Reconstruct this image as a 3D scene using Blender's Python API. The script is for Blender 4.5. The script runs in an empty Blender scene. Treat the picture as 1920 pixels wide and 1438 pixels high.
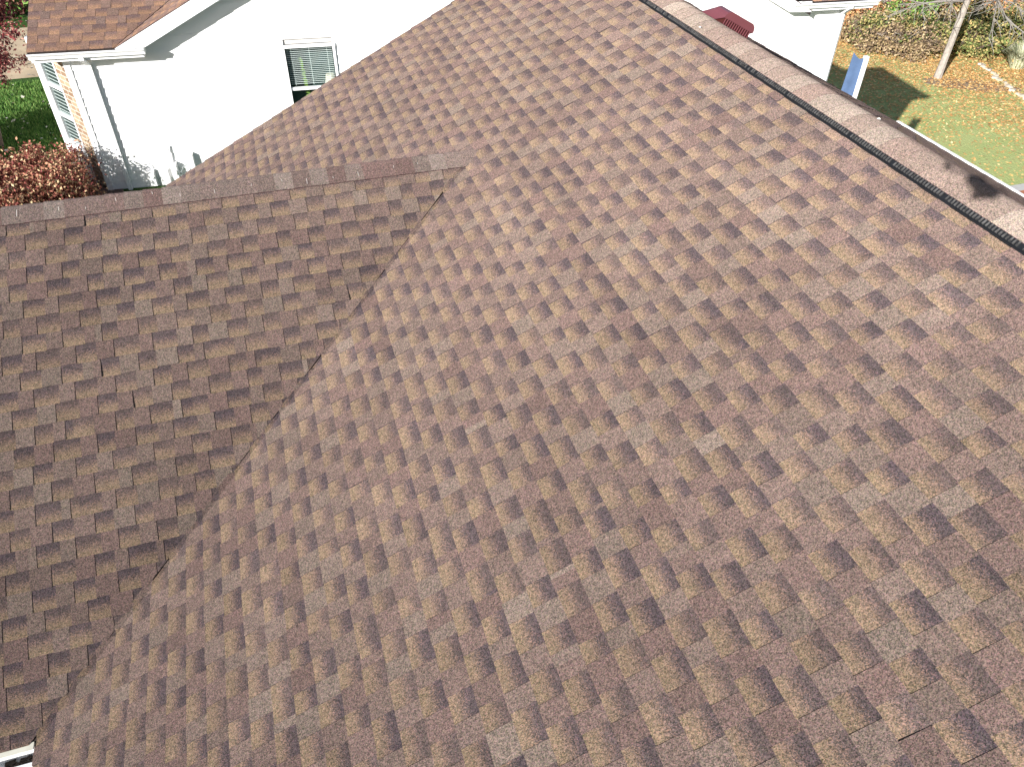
import bpy, math, random
from mathutils import Vector, Matrix
random.seed(7)
C = bpy.context.scene.collection
sc = bpy.context.scene
GZ = 7.6                      # the camera hovers this high above the front lawn
R = math.radians

# ---------------------------------------------------------------- camera
cam_d = bpy.data.cameras.new('camera'); cam = bpy.data.objects.new('camera', cam_d); C.objects.link(cam)
cr = Vector((0.95278135, -0.30329895, 0.01474595)); cu = Vector((0.19017088, 0.63385147, 0.74971151)); cf = Vector((0.23673346, 0.7115069, -0.66160049))
M = Matrix((cr, cu, -cf)).transposed().to_4x4(); M.translation = Vector((0, 0, GZ))
cam.matrix_world = M
cam_d.sensor_width = 36; cam_d.lens = 1438.12 / 1920 * 36; cam_d.clip_start = .05; cam_d.clip_end = 2000
sc.camera = cam

# ---------------------------------------------------------------- light
EL, AZ = R(22.4), R(38.8)     # sun elevation; compass angle its light travels towards, from +X
sd = Vector((math.cos(EL)*math.cos(AZ), math.cos(EL)*math.sin(AZ), -math.sin(EL)))
w = bpy.data.worlds.new('World'); sc.world = w; w.use_nodes = True
nt = w.node_tree; bg = nt.nodes['Background']; sky = nt.nodes.new('ShaderNodeTexSky'); sky.sky_type = 'NISHITA'
sky.sun_disc = False; sky.sun_elevation = EL
ts = -sd                                   # towards the sun
sky.sun_rotation = math.atan2(ts.x, ts.y)
nt.links.new(sky.outputs[0], bg.inputs[0]); bg.inputs[1].default_value = .066
sl = bpy.data.lights.new('sun', 'SUN'); so = bpy.data.objects.new('sun', sl); C.objects.link(so)
sl.energy = 4.9; sl.angle = R(.5); sl.color = (1, .97, .94)
so.rotation_euler = sd.to_track_quat('-Z', 'Y').to_euler(); so.location = (-20, -15, 30)
sc.view_settings.view_transform = 'Standard'; sc.view_settings.look = 'None'
sc.view_settings.exposure = .98; sc.view_settings.gamma = 1
sc.cycles.max_bounces = 6

# ---------------------------------------------------------------- material helpers
def mat(name):
    m = bpy.data.materials.new(name); m.use_nodes = True; n = m.node_tree.nodes; l = m.node_tree.links
    return m, n, l, n['Principled BSDF']
def plain(name, col, rough=.6, metal=0, noise=0, nscale=8, spec=.3, bump=0):
    m, n, l, b = mat(name)
    b.inputs['Roughness'].default_value = rough; b.inputs['Metallic'].default_value = metal
    b.inputs['Specular IOR Level'].default_value = spec; b.inputs['Base Color'].default_value = (*col, 1)
    if noise or bump:
        tc = n.new('ShaderNodeTexCoord'); nz = n.new('ShaderNodeTexNoise'); nz.inputs['Scale'].default_value = nscale; nz.inputs['Detail'].default_value = 6
        l.new(tc.outputs['Object'], nz.inputs['Vector'])
        if noise:
            mr = n.new('ShaderNodeMapRange'); mr.inputs[1].default_value = .3; mr.inputs[2].default_value = .7
            mr.inputs[3].default_value = 1-noise; mr.inputs[4].default_value = 1+noise*.5
            l.new(nz.outputs[0], mr.inputs[0])
            hs = n.new('ShaderNodeMixRGB'); hs.blend_type = 'MULTIPLY'; hs.inputs[0].default_value = 1; hs.inputs[1].default_value = (*col, 1)
            l.new(mr.outputs[0], hs.inputs[2]); l.new(hs.outputs[0], b.inputs['Base Color'])
        if bump:
            bp = n.new('ShaderNodeBump'); bp.inputs['Strength'].default_value = bump; bp.inputs['Distance'].default_value = .01
            l.new(nz.outputs[0], bp.inputs['Height']); l.new(bp.outputs[0], b.inputs['Normal'])
    return m
def math_(n, l, op, a, b=None, clamp=False):
    x = n.new('ShaderNodeMath'); x.operation = op; x.use_clamp = clamp
    for i, v in enumerate((a, b)):
        if v is None: continue
        if isinstance(v, (int, float)): x.inputs[i].default_value = v
        else: l.new(v, x.inputs[i])
    return x.outputs[0]
def mix(n, l, f, a, b, t='MIX'):
    x = n.new('ShaderNodeMixRGB'); x.blend_type = t
    for i, v in enumerate((f, a, b)):
        if isinstance(v, (int, float)): x.inputs[i].default_value = v
        elif isinstance(v, tuple): x.inputs[i].default_value = (*v, 1)
        else: l.new(v, x.inputs[i])
    return x.outputs[0]
def shingle_mat(name, tan, dark, mauve, grey, gscale=230, contrast=1.0):
    """granule-covered asphalt shingle: per-tab colours from the 'pat' attribute (height in tab, kind, two random numbers)"""
    m, n, l, b = mat(name); n.remove(b)
    out = n['Material Output']
    at = n.new('ShaderNodeAttribute'); at.attribute_name = 'pat'
    sp = n.new('ShaderNodeSeparateColor'); l.new(at.outputs['Color'], sp.inputs[0])
    g, kind, r1, r2 = sp.outputs[0], sp.outputs[1], sp.outputs[2], at.outputs['Alpha']
    tc = n.new('ShaderNodeTexCoord')
    vo = n.new('ShaderNodeTexVoronoi'); vo.inputs['Scale'].default_value = gscale; l.new(tc.outputs['Object'], vo.inputs['Vector'])
    vs = n.new('ShaderNodeSeparateColor'); l.new(vo.outputs['Color'], vs.inputs[0])
    v2 = n.new('ShaderNodeTexVoronoi'); v2.inputs['Scale'].default_value = gscale*.42; l.new(tc.outputs['Object'], v2.inputs['Vector'])
    v2s = n.new('ShaderNodeSeparateColor'); l.new(v2.outputs['Color'], v2s.inputs[0])
    nz = n.new('ShaderNodeTexNoise'); nz.inputs['Scale'].default_value = 22; nz.inputs['Detail'].default_value = 5; l.new(tc.outputs['Object'], nz.inputs['Vector'])
    nb = n.new('ShaderNodeTexNoise'); nb.inputs['Scale'].default_value = 1.1; nb.inputs['Detail'].default_value = 4; l.new(tc.outputs['Object'], nb.inputs['Vector'])
    # gradient position dithered by the granules
    d = math_(n, l, 'SUBTRACT', vs.outputs[1], .5); d = math_(n, l, 'MULTIPLY', d, .42)
    d2 = math_(n, l, 'SUBTRACT', nz.outputs[0], .5); d2 = math_(n, l, 'MULTIPLY', d2, .22)
    gg = math_(n, l, 'ADD', math_(n, l, 'ADD', g, d), d2)
    cr_ = n.new('ShaderNodeValToRGB'); e = cr_.color_ramp.elements
    e[0].position = .05; e[0].color = (*tan, 1); e[1].position = .92; e[1].color = (*dark, 1)
    mid = tuple(.5*(a+c) for a, c in zip(tan, mauve)); x = e.new(.2); x.color = (*tan, 1); x = e.new(.4); x.color = (*mid, 1)
    mid2 = tuple(.45*a+.55*c for a, c in zip(dark, mauve)); x = e.new(.56); x.color = (*mid2, 1)
    x = e.new(.68); x.color = (*dark, 1)
    l.new(gg, cr_.inputs[0])
    lift = mix(n, l, math_(n, l, 'MULTIPLY', r1, .3), cr_.outputs[0], mid)
    pc = mix(n, l, r1, mauve, grey)
    # loose tan granules scattered in the plain tabs
    pc = mix(n, l, math_(n, l, 'MULTIPLY', math_(n, l, 'GREATER_THAN', vs.outputs[2], .8), .3), pc, tan)
    col = mix(n, l, kind, pc, lift)
    k1 = math_(n, l, 'ADD', math_(n, l, 'MULTIPLY', r2, .2), .9)
    k2 = math_(n, l, 'ADD', math_(n, l, 'MULTIPLY', vs.outputs[0], 1.1*contrast), 1-.55*contrast)
    k3 = math_(n, l, 'ADD', math_(n, l, 'MULTIPLY', v2s.outputs[0], .3*contrast), 1-.15*contrast)
    k4 = math_(n, l, 'ADD', math_(n, l, 'MULTIPLY', nb.outputs[0], .42), .8)
    k = math_(n, l, 'MULTIPLY', math_(n, l, 'MULTIPLY', k1, k2), math_(n, l, 'MULTIPLY', k3, k4))
    col = mix(n, l, 1.0, col, k, 'MULTIPLY')
    col = mix(n, l, .1, col, vo.outputs['Color'], 'OVERLAY')
    df = n.new('ShaderNodeBsdfDiffuse'); df.inputs['Roughness'].default_value = 1; l.new(col, df.inputs['Color'])
    bp = n.new('ShaderNodeBump'); bp.inputs['Strength'].default_value = .55; bp.inputs['Distance'].default_value = .003
    l.new(math_(n, l, 'ADD', vo.outputs['Distance'], math_(n, l, 'MULTIPLY', nz.outputs[0], .4)), bp.inputs['Height']); l.new(bp.outputs[0], df.inputs['Normal'])
    l.new(df.outputs[0], out.inputs['Surface'])
    return m
SH = shingle_mat('roof_shingle', (.19, .14, .095), (.072, .057, .060), (.138, .096, .086), (.151, .119, .100), 240)
SHN = shingle_mat('neighbour_shingle', (.25, .155, .1), (.13, .09, .085), (.2, .125, .092), (.15, .108, .095), 200)
SHC = shingle_mat('cap_shingle', (.2, .15, .12), (.08, .05, .05), (.125, .083, .075), (.165, .135, .118))
SHR = shingle_mat('main_cap_shingle', (.22, .17, .13), (.08, .05, .05), (.18, .133, .113), (.22, .182, .152))
WHITE = plain('white_vinyl', (.8, .8, .8), .45, noise=.04, nscale=3)
SIDING = plain('white_siding', (.8, .8, .79), .5, noise=.03, nscale=2)
CREAM = plain('weathered_white_metal', (.62, .6, .5), .5, noise=.18, nscale=14)
BLACK = plain('black_plastic', (.012, .013, .015), .45, noise=.3, nscale=40)
FIN = plain('dusty_black_plastic', (.085, .082, .08), .6, noise=.8, nscale=45)
DARKM = plain('dark_debris', (.03, .022, .018), .9, noise=.5, nscale=30)
RED = plain('red_painted_metal', (.15, .045, .055), .35, spec=.5, noise=.06, nscale=9)
REDD = plain('red_louvre_metal', (.06, .014, .012), .5)
GREYM = plain('grey_metal', (.33, .36, .36), .45, spec=.5, noise=.1)
GLASSD = None

# ---------------------------------------------------------------- mesh helpers
class MB:
    def __init__(s): s.v = []; s.f = []; s.m = []; s.a = []; s.mi = 0
    def poly(s, pts, att=None):
        i = len(s.v); s.v.extend([tuple(p) for p in pts]); s.f.append(tuple(range(i, i+len(pts)))); s.m.append(s.mi)
        if att is None: att = [(0, 0, .5, .5)]*len(pts)
        s.a.extend(att)
    def box(s, c, d, rot=None):
        c = Vector(c); hx, hy, hz = d[0]/2, d[1]/2, d[2]/2
        P = [Vector((x, y, z)) for z in (-hz, hz) for y in (-hy, hy) for x in (-hx, hx)]
        if rot is not None: P = [rot @ p for p in P]
        P = [p+c for p in P]
        for q in ((0, 2, 3, 1), (4, 5, 7, 6), (0, 1, 5, 4), (2, 6, 7, 3), (0, 4, 6, 2), (1, 3, 7, 5)): s.poly([P[i] for i in q])
    def prism(s, prof, O, A, B, D, L, cap=True):
        """profile [(a,b)] in axes A,B at O, swept L along D"""
        A, B, D, O = map(Vector, (A, B, D, O)); n = len(prof)
        P = [O+A*a+B*b for a, b in prof]; Q = [p+D*L for p in P]
        for i in range(n):
            j = (i+1) % n; s.poly([P[i], P[j], Q[j], Q[i]])
        if cap: s.poly(P[::-1]); s.poly(Q)
    def tube(s, pts, rad, seg=6):
        rings = []
        for i, p in enumerate(pts):
            p = Vector(p); a = Vector(pts[max(i-1, 0)]); b = Vector(pts[min(i+1, len(pts)-1)]); t = (b-a).normalized()
            u = t.cross(Vector((0, 0, 1)) if abs(t.z) < .9 else Vector((1, 0, 0))).normalized(); v = t.cross(u)
            r = rad[i] if isinstance(rad, (list, tuple)) else rad
            rings.append([p+(u*math.cos(k*2*math.pi/seg)+v*math.sin(k*2*math.pi/seg))*r for k in range(seg)])
        for a, b in zip(rings, rings[1:]):
            for k in range(seg): s.poly([a[k], a[(k+1) % seg], b[(k+1) % seg], b[k]])
        s.poly(rings[0][::-1]); s.poly(rings[-1])
    def build(s, name, mats, parent=None, attr=False, smooth=False):
        me = bpy.data.meshes.new(name); me.from_pydata(s.v, [], s.f)
        for m in (mats if isinstance(mats, (list, tuple)) else [mats]): me.materials.append(m)
        me.polygons.foreach_set('material_index', s.m)
        if attr:
            ca = me.color_attributes.new('pat', 'FLOAT_COLOR', 'POINT')
            ca.data.foreach_set('color', [c for t in s.a for c in t])
        if smooth: me.polygons.foreach_set('use_smooth', [True]*len(s.f))
        me.update(); o = bpy.data.objects.new(name, me); C.objects.link(o); o.parent = parent
        return o
def thing(name, label, cat, loc=(0, 0, 0), rz=0, group=None):
    o = bpy.data.objects.new(name, None); C.objects.link(o); o.location = loc; o.rotation_euler = (0, 0, rz)
    o['label'] = label; o['category'] = cat
    if group: o['group'] = group
    return o
def tag(o, label=None, cat=None, group=None, kind=None):
    for k, v in (('label', label), ('category', cat), ('group', group), ('kind', kind)):
        if v: o[k] = v
    return o
def clip(poly, a, b, c):
    """keep a*s+b*t<=c ; poly of (s,t)"""
    out = []
    for i in range(len(poly)):
        p, q = poly[i], poly[(i+1) % len(poly)]
        dp = a*p[0]+b*p[1]-c; dq = a*q[0]+b*q[1]-c
        if dp <= 0: out.append(p)
        if (dp < 0 < dq) or (dq < 0 < dp):
            k = dp/(dp-dq); out.append((p[0]+(q[0]-p[0])*k, p[1]+(q[1]-p[1])*k))
    return out if len(out) > 2 else []

EXPO = .143; VAL = [0, 0]
def shingles(mb, O, S, T, s0, s1, rows, regions, N=None, fold=None, start=0, rng=None, row0=0, w_lo=.11, w_hi=.19, jag=None, expo=EXPO):
    """courses of laminated shingles. O at the eave, S along the course, T up the slope.
    regions(row) -> list of convex half-plane lists [(a,b,c)...]; fold(p) lifts points past a valley."""
    rng = rng or random.Random(3)
    O, S, T = Vector(O), Vector(S), Vector(T); N = N or S.cross(T).normalized()
    if N.z < 0: N = -N
    for r in range(row0, rows):
        t0 = start + r*expo + rng.uniform(-.002, .002); t1 = start + (r+1)*expo+.012
        # staggered teeth: each course is shifted by about half a repeat against the one below
        P_ = w_lo+w_hi-.02; ph = s0-1.2+((r*.56*P_) % P_)+rng.uniform(-.03, .03)
        edges = []; i_ = 0
        while ph+i_*P_ < s1+P_:
            x_ = ph+i_*P_; edges.append((x_+rng.uniform(-.022, .022), True)); edges.append((x_+P_*.55+rng.uniform(-.022, .022), False)); i_ += 1
            if rng.random() < .09: edges.append((x_+P_*.55+rng.uniform(.03, .09), rng.random() < .5))
        edges = sorted(edges); ei = 0; s = edges[0][0]
        regs = regions(r)
        boost = rng.uniform(-.15, .15); sb = 0; nxt = s
        while s < s1:
            if ei+1 >= len(edges): break
            s, kind = edges[ei]; wd = edges[ei+1][0]-s; ei += 1
            if s+wd < s0: continue
            r1 = rng.random()**1.6; 
            if s >= nxt: nxt = s+1.0; sb = rng.gauss(0, .17)
            r2 = min(1.4, max(-.3, rng.random()*.8+.1+boost+sb)); r1 = min(1, max(0, r1+sb*.8))
            if rng.random() < .009: r2 = 1.4; r1 = 1
            bands = [(0, 1.0)] if kind else [(0, 1.0)]
            hb, ht = (.0052, .0012) if kind else (.0098, .0036)
            hb += rng.uniform(0, .0012) + (.006 if rng.random() < .02 else 0)
            dg = rng.uniform(-.1, .12)
            off = rng.uniform(-.004, .004)
            for hp, fl in regs:
                for b0, b1 in bands:
                    ta = t0+off+(t1-t0-off)*b0; tb = t0+off+(t1-t0-off)*b1
                    if b1 == 1.0: tb = t1
                    pl = [(s, ta), (s+wd, ta), (s+wd, tb), (s, tb)]
                    for a, b, c in hp:
                        pl = clip(pl, a, b, c)
                        if not pl: break
                    if not pl: continue
                    def P(q, low=False):
                        gq = (q[1]-t0-off)/(t1-t0-off)
                        h = -.004 if low else hb+(ht-hb)*gq
                        p = O+S*q[0]+T*q[1]+N*h; dist = q[0]-VAL[0]-VAL[1]*q[1] if fl else 0
                        if fl: p = fold(O+S*q[0]+T*q[1], low, h, dist)
                        return p
                    gv = lambda q: max(0, min(1, (q[1]-t0-off)/expo)) + (dg if kind else 0)
                    at = [(gv(q), float(kind), r1, r2) for q in pl]
                    top = [P(q) for q in pl]; mb.poly(top, at)
                    for i in range(len(pl)):
                        j = (i+1) % len(pl)
                        if kind and abs(pl[i][1]-pl[j][1]) < 1e-6 and abs(pl[i][1]-(t0+off)) > 1e-5: continue
                        diag = abs(pl[i][1]-pl[j][1]) > 1e-5 and abs(pl[i][0]-pl[j][0]) > 1e-5
                        dk = at[i] if (fl or diag) else (.75, 1.0, 0, 0)
                        mb.poly([top[i], P(pl[i], True), P(pl[j], True), top[j]], [dk]*4)
            s += wd

# ================================================================ OUR HOUSE
PM = R(26.565); PW = R(29.6)
Pe = Vector((1.7294, 6.31, -2.991))          # where the wing ridge meets the main slope (camera-centred heights)
cm, sm = math.cos(PM), math.sin(PM); cw, sw = math.cos(PW), math.sin(PW); tw = math.tan(PW); tm = .5
XE = -2.13; ZE = Pe.z - (Pe.x-XE)*tm           # main eave
XA = 3.735; ZA = Pe.z + (XA-Pe.x)*tm            # ridge apex
YN, YF = -3.2, 9.66                            # near end (unseen) and far rake
XB = 9.65; ZB = ZA-(XB-XA)*tm
YR = Pe.y; ZRW = Pe.z                          # wing ridge
RUN = (ZRW-ZE)/tw; YWN, YWF = YR-RUN, YR+RUN   # wing eaves
XWL = -9.5                                     # wing's far (unseen) gable end
house = thing('house', 'brown shingled house whose wide roof fills most of the picture, with a wing at left', 'house', (0, 0, GZ))
# main front slope
TM = Vector((cm, 0, sm)); LM = (XA-XE)/cm
rows = int(LM/EXPO)
ta_ = (Pe.x-XE)/cm; k = RUN/ta_             # valley lines in (s=y, t): near y=YWN+k t ; far y=YWF-k t
VAL[:] = [YWN, k]; rj = random.Random(5); JAG = [rj.uniform(.02, .055) for _ in range(rows+2)]
def reg_main(r):
    top = (0, 1, LM-.04)
    j = JAG[r]
    return [([(1, -k, YWN), (0, 1, ta_), top, (-1, 0, -YN), (1, 0, YF)], False),
            ([(-1, k, -YWN), (1, -k, YWN+j), (0, 1, ta_-.02), top], True),
            ([(-1, -k, -YWF), (0, 1, ta_), (1, 0, YF)], False),
            ([(0, -1, -ta_), top, (-1, 0, -YN), (1, 0, YF)], False)]
def wingz(y): return ZRW - abs(y-YR)*tw
def fold(p, low, h, dist):
    return Vector((p.x, p.y, wingz(p.y) + (h*1.1+.0035*min(1, dist/.03) if not low else -.002)))
mb = MB()
shingles(mb, (XE, 0, ZE), (0, 1, 0), TM, YN, YF, rows+1, reg_main, fold=fold, rng=random.Random(11))
mr = mb.build('main_roof', SH, house, attr=True); mr['label'] = 'broad main roof slope of blended brown and tan shingles'
# wing slopes (near one seen; far one behind the ridge)
TW = Vector((0, cw, sw)); LW = RUN/cw
kw = (Pe.x-XE)/LW
mb = MB(); rw = int(LW/EXPO)+1
shingles(mb, (0, YWN, ZE), (1, 0, 0), TW, XWL, Pe.x, rw+1, lambda r: [([(1, -kw, XE-.04), (0, 1, LW-.02), (0, -1, .01)], False)], rng=random.Random(21), w_lo=.1, w_hi=.185, start=((LW-.175-.08) % EXPO)-EXPO+.0001, row0=0)
mb.build('wing_roof', SH, house, attr=True)['label'] = 'shaded brown shingle slope of the wing below its own ridge'
mb = MB()
shingles(mb, (0, YWF, ZE), (1, 0, 0), (0, -cw, sw), XWL, Pe.x, rw, lambda r: [([(1, -kw, XE-.02), (0, 1, LW-.02)], False)], rng=random.Random(22))
mb.build('wing_roof', SH, house, attr=True)['label'] = 'far shingle slope of the wing hidden behind its ridge'
# back slope
mb = MB()
shingles(mb, (XB, 0, ZB), (0, 1, 0), (-cm, 0, sm), YN, YF, int(LM/EXPO)+2, lambda r: [([(0, 1, (XB-XA)/cm-.03), (-1, 0, -YN), (1, 0, YF)], False)], rng=random.Random(23))
mb.build('back_roof', SH, house, attr=True)['label'] = 'back shingle slope seen as a thin strip beyond the ridge'
# roof deck under everything (solid, so light never leaks)
mb = MB()
def slab(pts, th=.12):
    P = [Vector(p) for p in pts]; Q = [p-Vector((0, 0, th)) for p in P]; mb.poly(P); mb.poly(Q[::-1])
    for i in range(len(P)): j = (i+1) % len(P); mb.poly([P[i], Q[i], Q[j], P[j]])
e_ = -.006
slab([(XE+.01, YN, ZE+e_), (XE+.01, YWN, ZE+e_), (Pe.x, YR, Pe.z+e_), (XA, YR, ZA+e_), (XA, YN, ZA+e_)])
slab([(XE+.01, YWF, ZE+e_), (XE+.01, YF-.01, ZE+e_), (XA, YF-.01, ZA+e_), (XA, YR, ZA+e_), (Pe.x, YR, Pe.z+e_)] if YWF < YF else [(XE+.5, YF-.01, ZE+.25+e_), (XA, YF-.01, ZA+e_), (XA, YR, ZA+e_), (Pe.x, YR, Pe.z+e_)])
slab([(XB-.01, YN, ZB+e_), (XA, YN, ZA+e_), (XA, YF-.01, ZA+e_), (XB-.01, YF-.01, ZB+e_)])
slab([(XWL, YWN+.01, ZE+e_), (XE, YWN+.01, ZE+e_), (Pe.x, YR, ZRW+e_), (XWL, YR, ZRW+e_)])
slab([(XWL, YWF-.01, ZE+e_), (XWL, YR, ZRW+e_), (Pe.x, YR, ZRW+e_), (XE, YWF-.01, ZE+e_)])
mb.build('roof_deck', DARKM, house)
# ridge caps -------------------------------------------------------------
def caps(mb, O, D, L, prof, expo, rng, tilt=.006, down=Vector((0, 0, 1))):
    """prof: list of (across_vec, ) points; each cap piece overlaps the next one"""
    D = Vector(D); O = Vector(O); x = 0
    while x < L:
        e = expo+rng.uniform(-.004, .004); r1 = rng.random(); r2 = rng.random()
        if rng.random() < .15: r2 = 1.3; r1 = 1
        n = len(prof); sh = rng.uniform(-.004, .004)
        def P(i, a, h): return O+D*a+prof[i][0]+prof[i][1]*h
        A = [P(i, x, .0075+tilt) for i in range(n)]; B = [P(i, x+e+.006, .004) for i in range(n)]; A0 = [P(i, x, -.002) for i in range(n)]
        at = [(.4, 0, r1, r2)]*4; dk = [(.8, 1, 0, 0)]*4
        for i in range(n-1):
            mb.poly([A[i], A[i+1], B[i+1], B[i]], at); mb.poly([A0[i], A0[i+1], A[i+1], A[i]], dk)
        for i in (0, n-1):
            q = [P(i, x, -.004), P(i, x+e+.006, -.004)]
            mb.poly([A[i], B[i], q[1], q[0]], dk)
        x += e
def bent_profile(a_dir, b_dir, wdt, rad, lift=0, n=9):
    """cross-section over a ridge: down a_dir on one side, b_dir on the other, rounded at the top"""
    a, b = Vector(a_dir).normalized(), Vector(b_dir).normalized()
    na = Vector((0, 0, 1)) - a*a.z; na.normalize(); nb = Vector((0, 0, 1)) - b*b.z; nb.normalize()
    m_ = (wdt+rad)/2
    pts = [(a*wdt, na), (a*m_, na), (a*rad, na)]
    for i in range(1, n):
        k_ = i/n; p = a*rad*(1-k_)**2 + Vector((0, 0, 0))*2*k_*(1-k_) + b*rad*k_**2
        nn = (na*(1-k_)+nb*k_).normalized(); pts.append((p, nn))
    pts += [(b*rad, nb), (b*m_, nb), (b*wdt, nb)]
    return [(p+q*lift, q) for p, q in pts]
mb = MB()
caps(mb, (XWL, YR, ZRW+.012), (1, 0, 0), Pe.x-XWL+.1, bent_profile((0, -cw, -sw), (0, cw, -sw), .165, .05), .148, random.Random(31), tilt=.003)
mb.build('wing_ridge_cap', SHC, house, attr=True)['label'] = 'row of plain bent cap shingles along the wing ridge'
# pale chalk marks left on the wing cap joints
CHALK = plain('chalk', (.5, .47, .44), .9); rr = random.Random(8)
for i in range(15):
    x = -2.2+i*.24+rr.uniform(-.05, .05)
    d = rr.uniform(.03, .12); l_ = rr.uniform(.015, .06); mb = MB()
    p = Vector((x, YR-cw*d, ZRW+.028-sw*d)); q = p+Vector((rr.uniform(-.004, .004), -cw*l_, -sw*l_)); o = Vector((.0015, 0, 0))
    mb.poly([p-o, p+o, q+o, q-o]); mb.build('chalk_mark', CHALK, house)
# ridge vent on the main ridge
a_, b_ = Vector((-cm, 0, -sm)), Vector((cm, 0, -sm)); na, nb = Vector((-sm, 0, cm)), Vector((sm, 0, cm))
vent = bpy.data.objects.new('ridge_vent', None); C.objects.link(vent); vent.parent = house; vent['label'] = 'black ribbed plastic vent running under the main ridge cap'
WV = .2; HV = .03
mb = MB()
for ax, nx in ((a_, na), (b_, nb)):
    O = Vector((XA, YN, ZA))
    P = [O+ax*WV+nx*.004, O+ax*WV+nx*.013, O+ax*(WV-.004)+nx*.015, O+ax*(WV-.012)+nx*.014, O+ax*(WV-.045)+nx*HV, O+ax*(WV-.06)+nx*HV, O+ax*(WV-.06)+nx*.0]
    Q = [p+Vector((0, YF-YN, 0)) for p in P]
    for i in range(len(P)-1): mb.poly([P[i], P[i+1], Q[i+1], Q[i]])
    mb.poly(P); mb.poly(Q)
mb.build('vent_base', BLACK, vent)
mb = MB(); rr = random.Random(4)
y = -.5
while y < YF:
    wz = .012+rr.uniform(-.002, .002)
    for ax, nx in ((a_, na),):
        c = Vector((XA, y, ZA))+ax*(WV-.027)+nx*.0225
        mb.box(c, (.030, wz*.7, .010), Matrix((ax, Vector((0, 1, 0)), nx)).transposed() @ Matrix.Rotation(R(14), 3, 'Y'))
    y += .0235 if rr.random() > .05 else .047
mb.build('vent_rib', FIN, vent)['label'] = 'dusty ribs along the edge of the ridge vent'
mb = MB()
caps(mb, (XA, YN, ZA-.004), (0, 1, 0), YF-YN, bent_profile(a_, b_, WV-.043, .12, HV+.001), .19, random.Random(32), tilt=-.0015)
mb.build('main_ridge_cap', SHR, house, attr=True)['label'] = 'smooth row of pale brown cap shingles over the ridge vent'
# red slant back vent on the back slope
rv = bpy.data.objects.new('roof_vent', None); C.objects.link(rv); rv.parent = house
rv['label'] = 'dark red metal roof vent standing just behind the ridge'
RVX, RVY = 4.18, 6.55
rv.location = (RVX, RVY, ZA-(RVX-XA)*tm); rv.rotation_euler = (0, PM, R(0)); rv.scale = (.9, .86, .97)
def rounded_hood():
    m = MB(); W, D, H = .40, .42, .155
    # hood: back (far, +Y) part closed and sloping, near (-Y) part overhangs the louvre
    prof = [(-D/2, .0), (-D/2+.0, .0)]
    xs = [(-W/2, .0), (-W/2, H-.05), (-W/2+.015, H-.02), (-W/2+.05, H), (W/2-.05, H), (W/2-.015, H-.02), (W/2, H-.05), (W/2, .0)]
    front = [Vector((x, -D/2, z if z > 0 else .085)) for x, z in xs]
    mid_ = [Vector((x, .02, z)) for x, z in xs]
    back = [Vector((x*.95, D/2+.08, z*.12)) for x, z in xs]
    for A, B in ((front, mid_), (mid_, back)):
        for i in range(len(A)-1): m.poly([A[i], A[i+1], B[i+1], B[i]])
    m.poly(back)
    m.poly([Vector((x, -D/2+.0, z)) for x, z in ((-W/2, .085), (-W/2, H-.05), (-W/2+.015, H-.02), (-W/2+.05, H), (W/2-.05, H), (W/2-.015, H-.02), (W/2, H-.05), (W/2, .085))])
    return m
rounded_hood().build('hood', RED, rv)
mb = MB(); mb.box((0, -.11, .04), (.36, .16, .085)); mb.build('louvre_box', REDD, rv)
mb = MB()
for i in range(12): mb.box((-.17+i*.031, -.198, .042), (.006, .012, .084))
mb.build('grille', RED, rv)
mb = MB(); mb.box((0, 0, .008), (.5, .62, .006)); mb.build('flange', RED, rv)
# fascia, rake boards, gutters
mb = MB()
mb.box((XA/2+XE/2, YF-.03, (ZA+ZE)/2-.09), ((XA-XE)/cm, .03, .15), Matrix.Rotation(-PM, 3, 'Y'))
mb.box((XA/2+XB/2, YF-.03, (ZA+ZB)/2-.09), ((XB-XA)/cm, .03, .15), Matrix.Rotation(PM, 3, 'Y'))
mb.build('rake_board', WHITE, house)
mb = MB(); mb.box((XE+.06, YN/2+YWN/2, ZE-.13), (.03, YWN-YN, .16)); mb.build('fascia', WHITE, house)
mb = MB(); mb.box((XWL/2+XE/2, YWN+.09, ZE-.1), (XE-XWL, .02, .15)); mb.build('fascia', WHITE, house)
mb = MB()
mb.box((XB-.06, (YN+YF)/2, ZB-.13), (.03, YF-YN-.1, .16))
mb.build('fascia', WHITE, house)
def gutter(O, D, L, out, name='gutter', m=WHITE, parent=None, lab=None, wdt=.125):
    """K-style trough: O back-top corner, D along, out away from wall"""
    m_ = MB(); Z = Vector((0, 0, 1)); o = Vector(out); O = Vector(O)
    prof = [(0, 0), (0, -.11), (wdt*.6, -.11), (wdt*.72, -.06), (wdt, -.02), (wdt, .0), (wdt-.022, .0), (wdt-.022, -.006), (wdt-.006, -.012), (wdt*.7, -.052), (wdt*.58, -.105), (.004, -.105), (.004, 0)]
    n = len(prof); P = [O+o*a+Z*b for a, b in prof]; Q = [p+Vector(D)*L for p in P]
    for i in range(n): j = (i+1) % n; m_.poly([P[i], P[j], Q[j], Q[i]])
    for E_ in (P, Q): m_.poly([E_[0], E_[1], E_[2], E_[3], E_[4], E_[5]])
    ob = m_.build(name, m, parent)
    if lab: ob['label'] = lab
    return ob
gutter((XE-.03, YWN-.0, ZE-.045), (-1, 0, 0), -XWL+XE+.03-.3, (0, -1, 0), parent=house, lab='weathered white gutter at the bottom left under the wing')
mb = MB(); mb.prism([(0, 0), (.05, 0), (.05, -.004), (.0, -.03)], (XWL, YWN+.006, ZE-.004), (0, -1, 0), (0, 0, 1), (1, 0, 0), XE-XWL-.02)
mb.build('drip_edge', CREAM, house)
mb = MB(); rr = random.Random(2)
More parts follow.
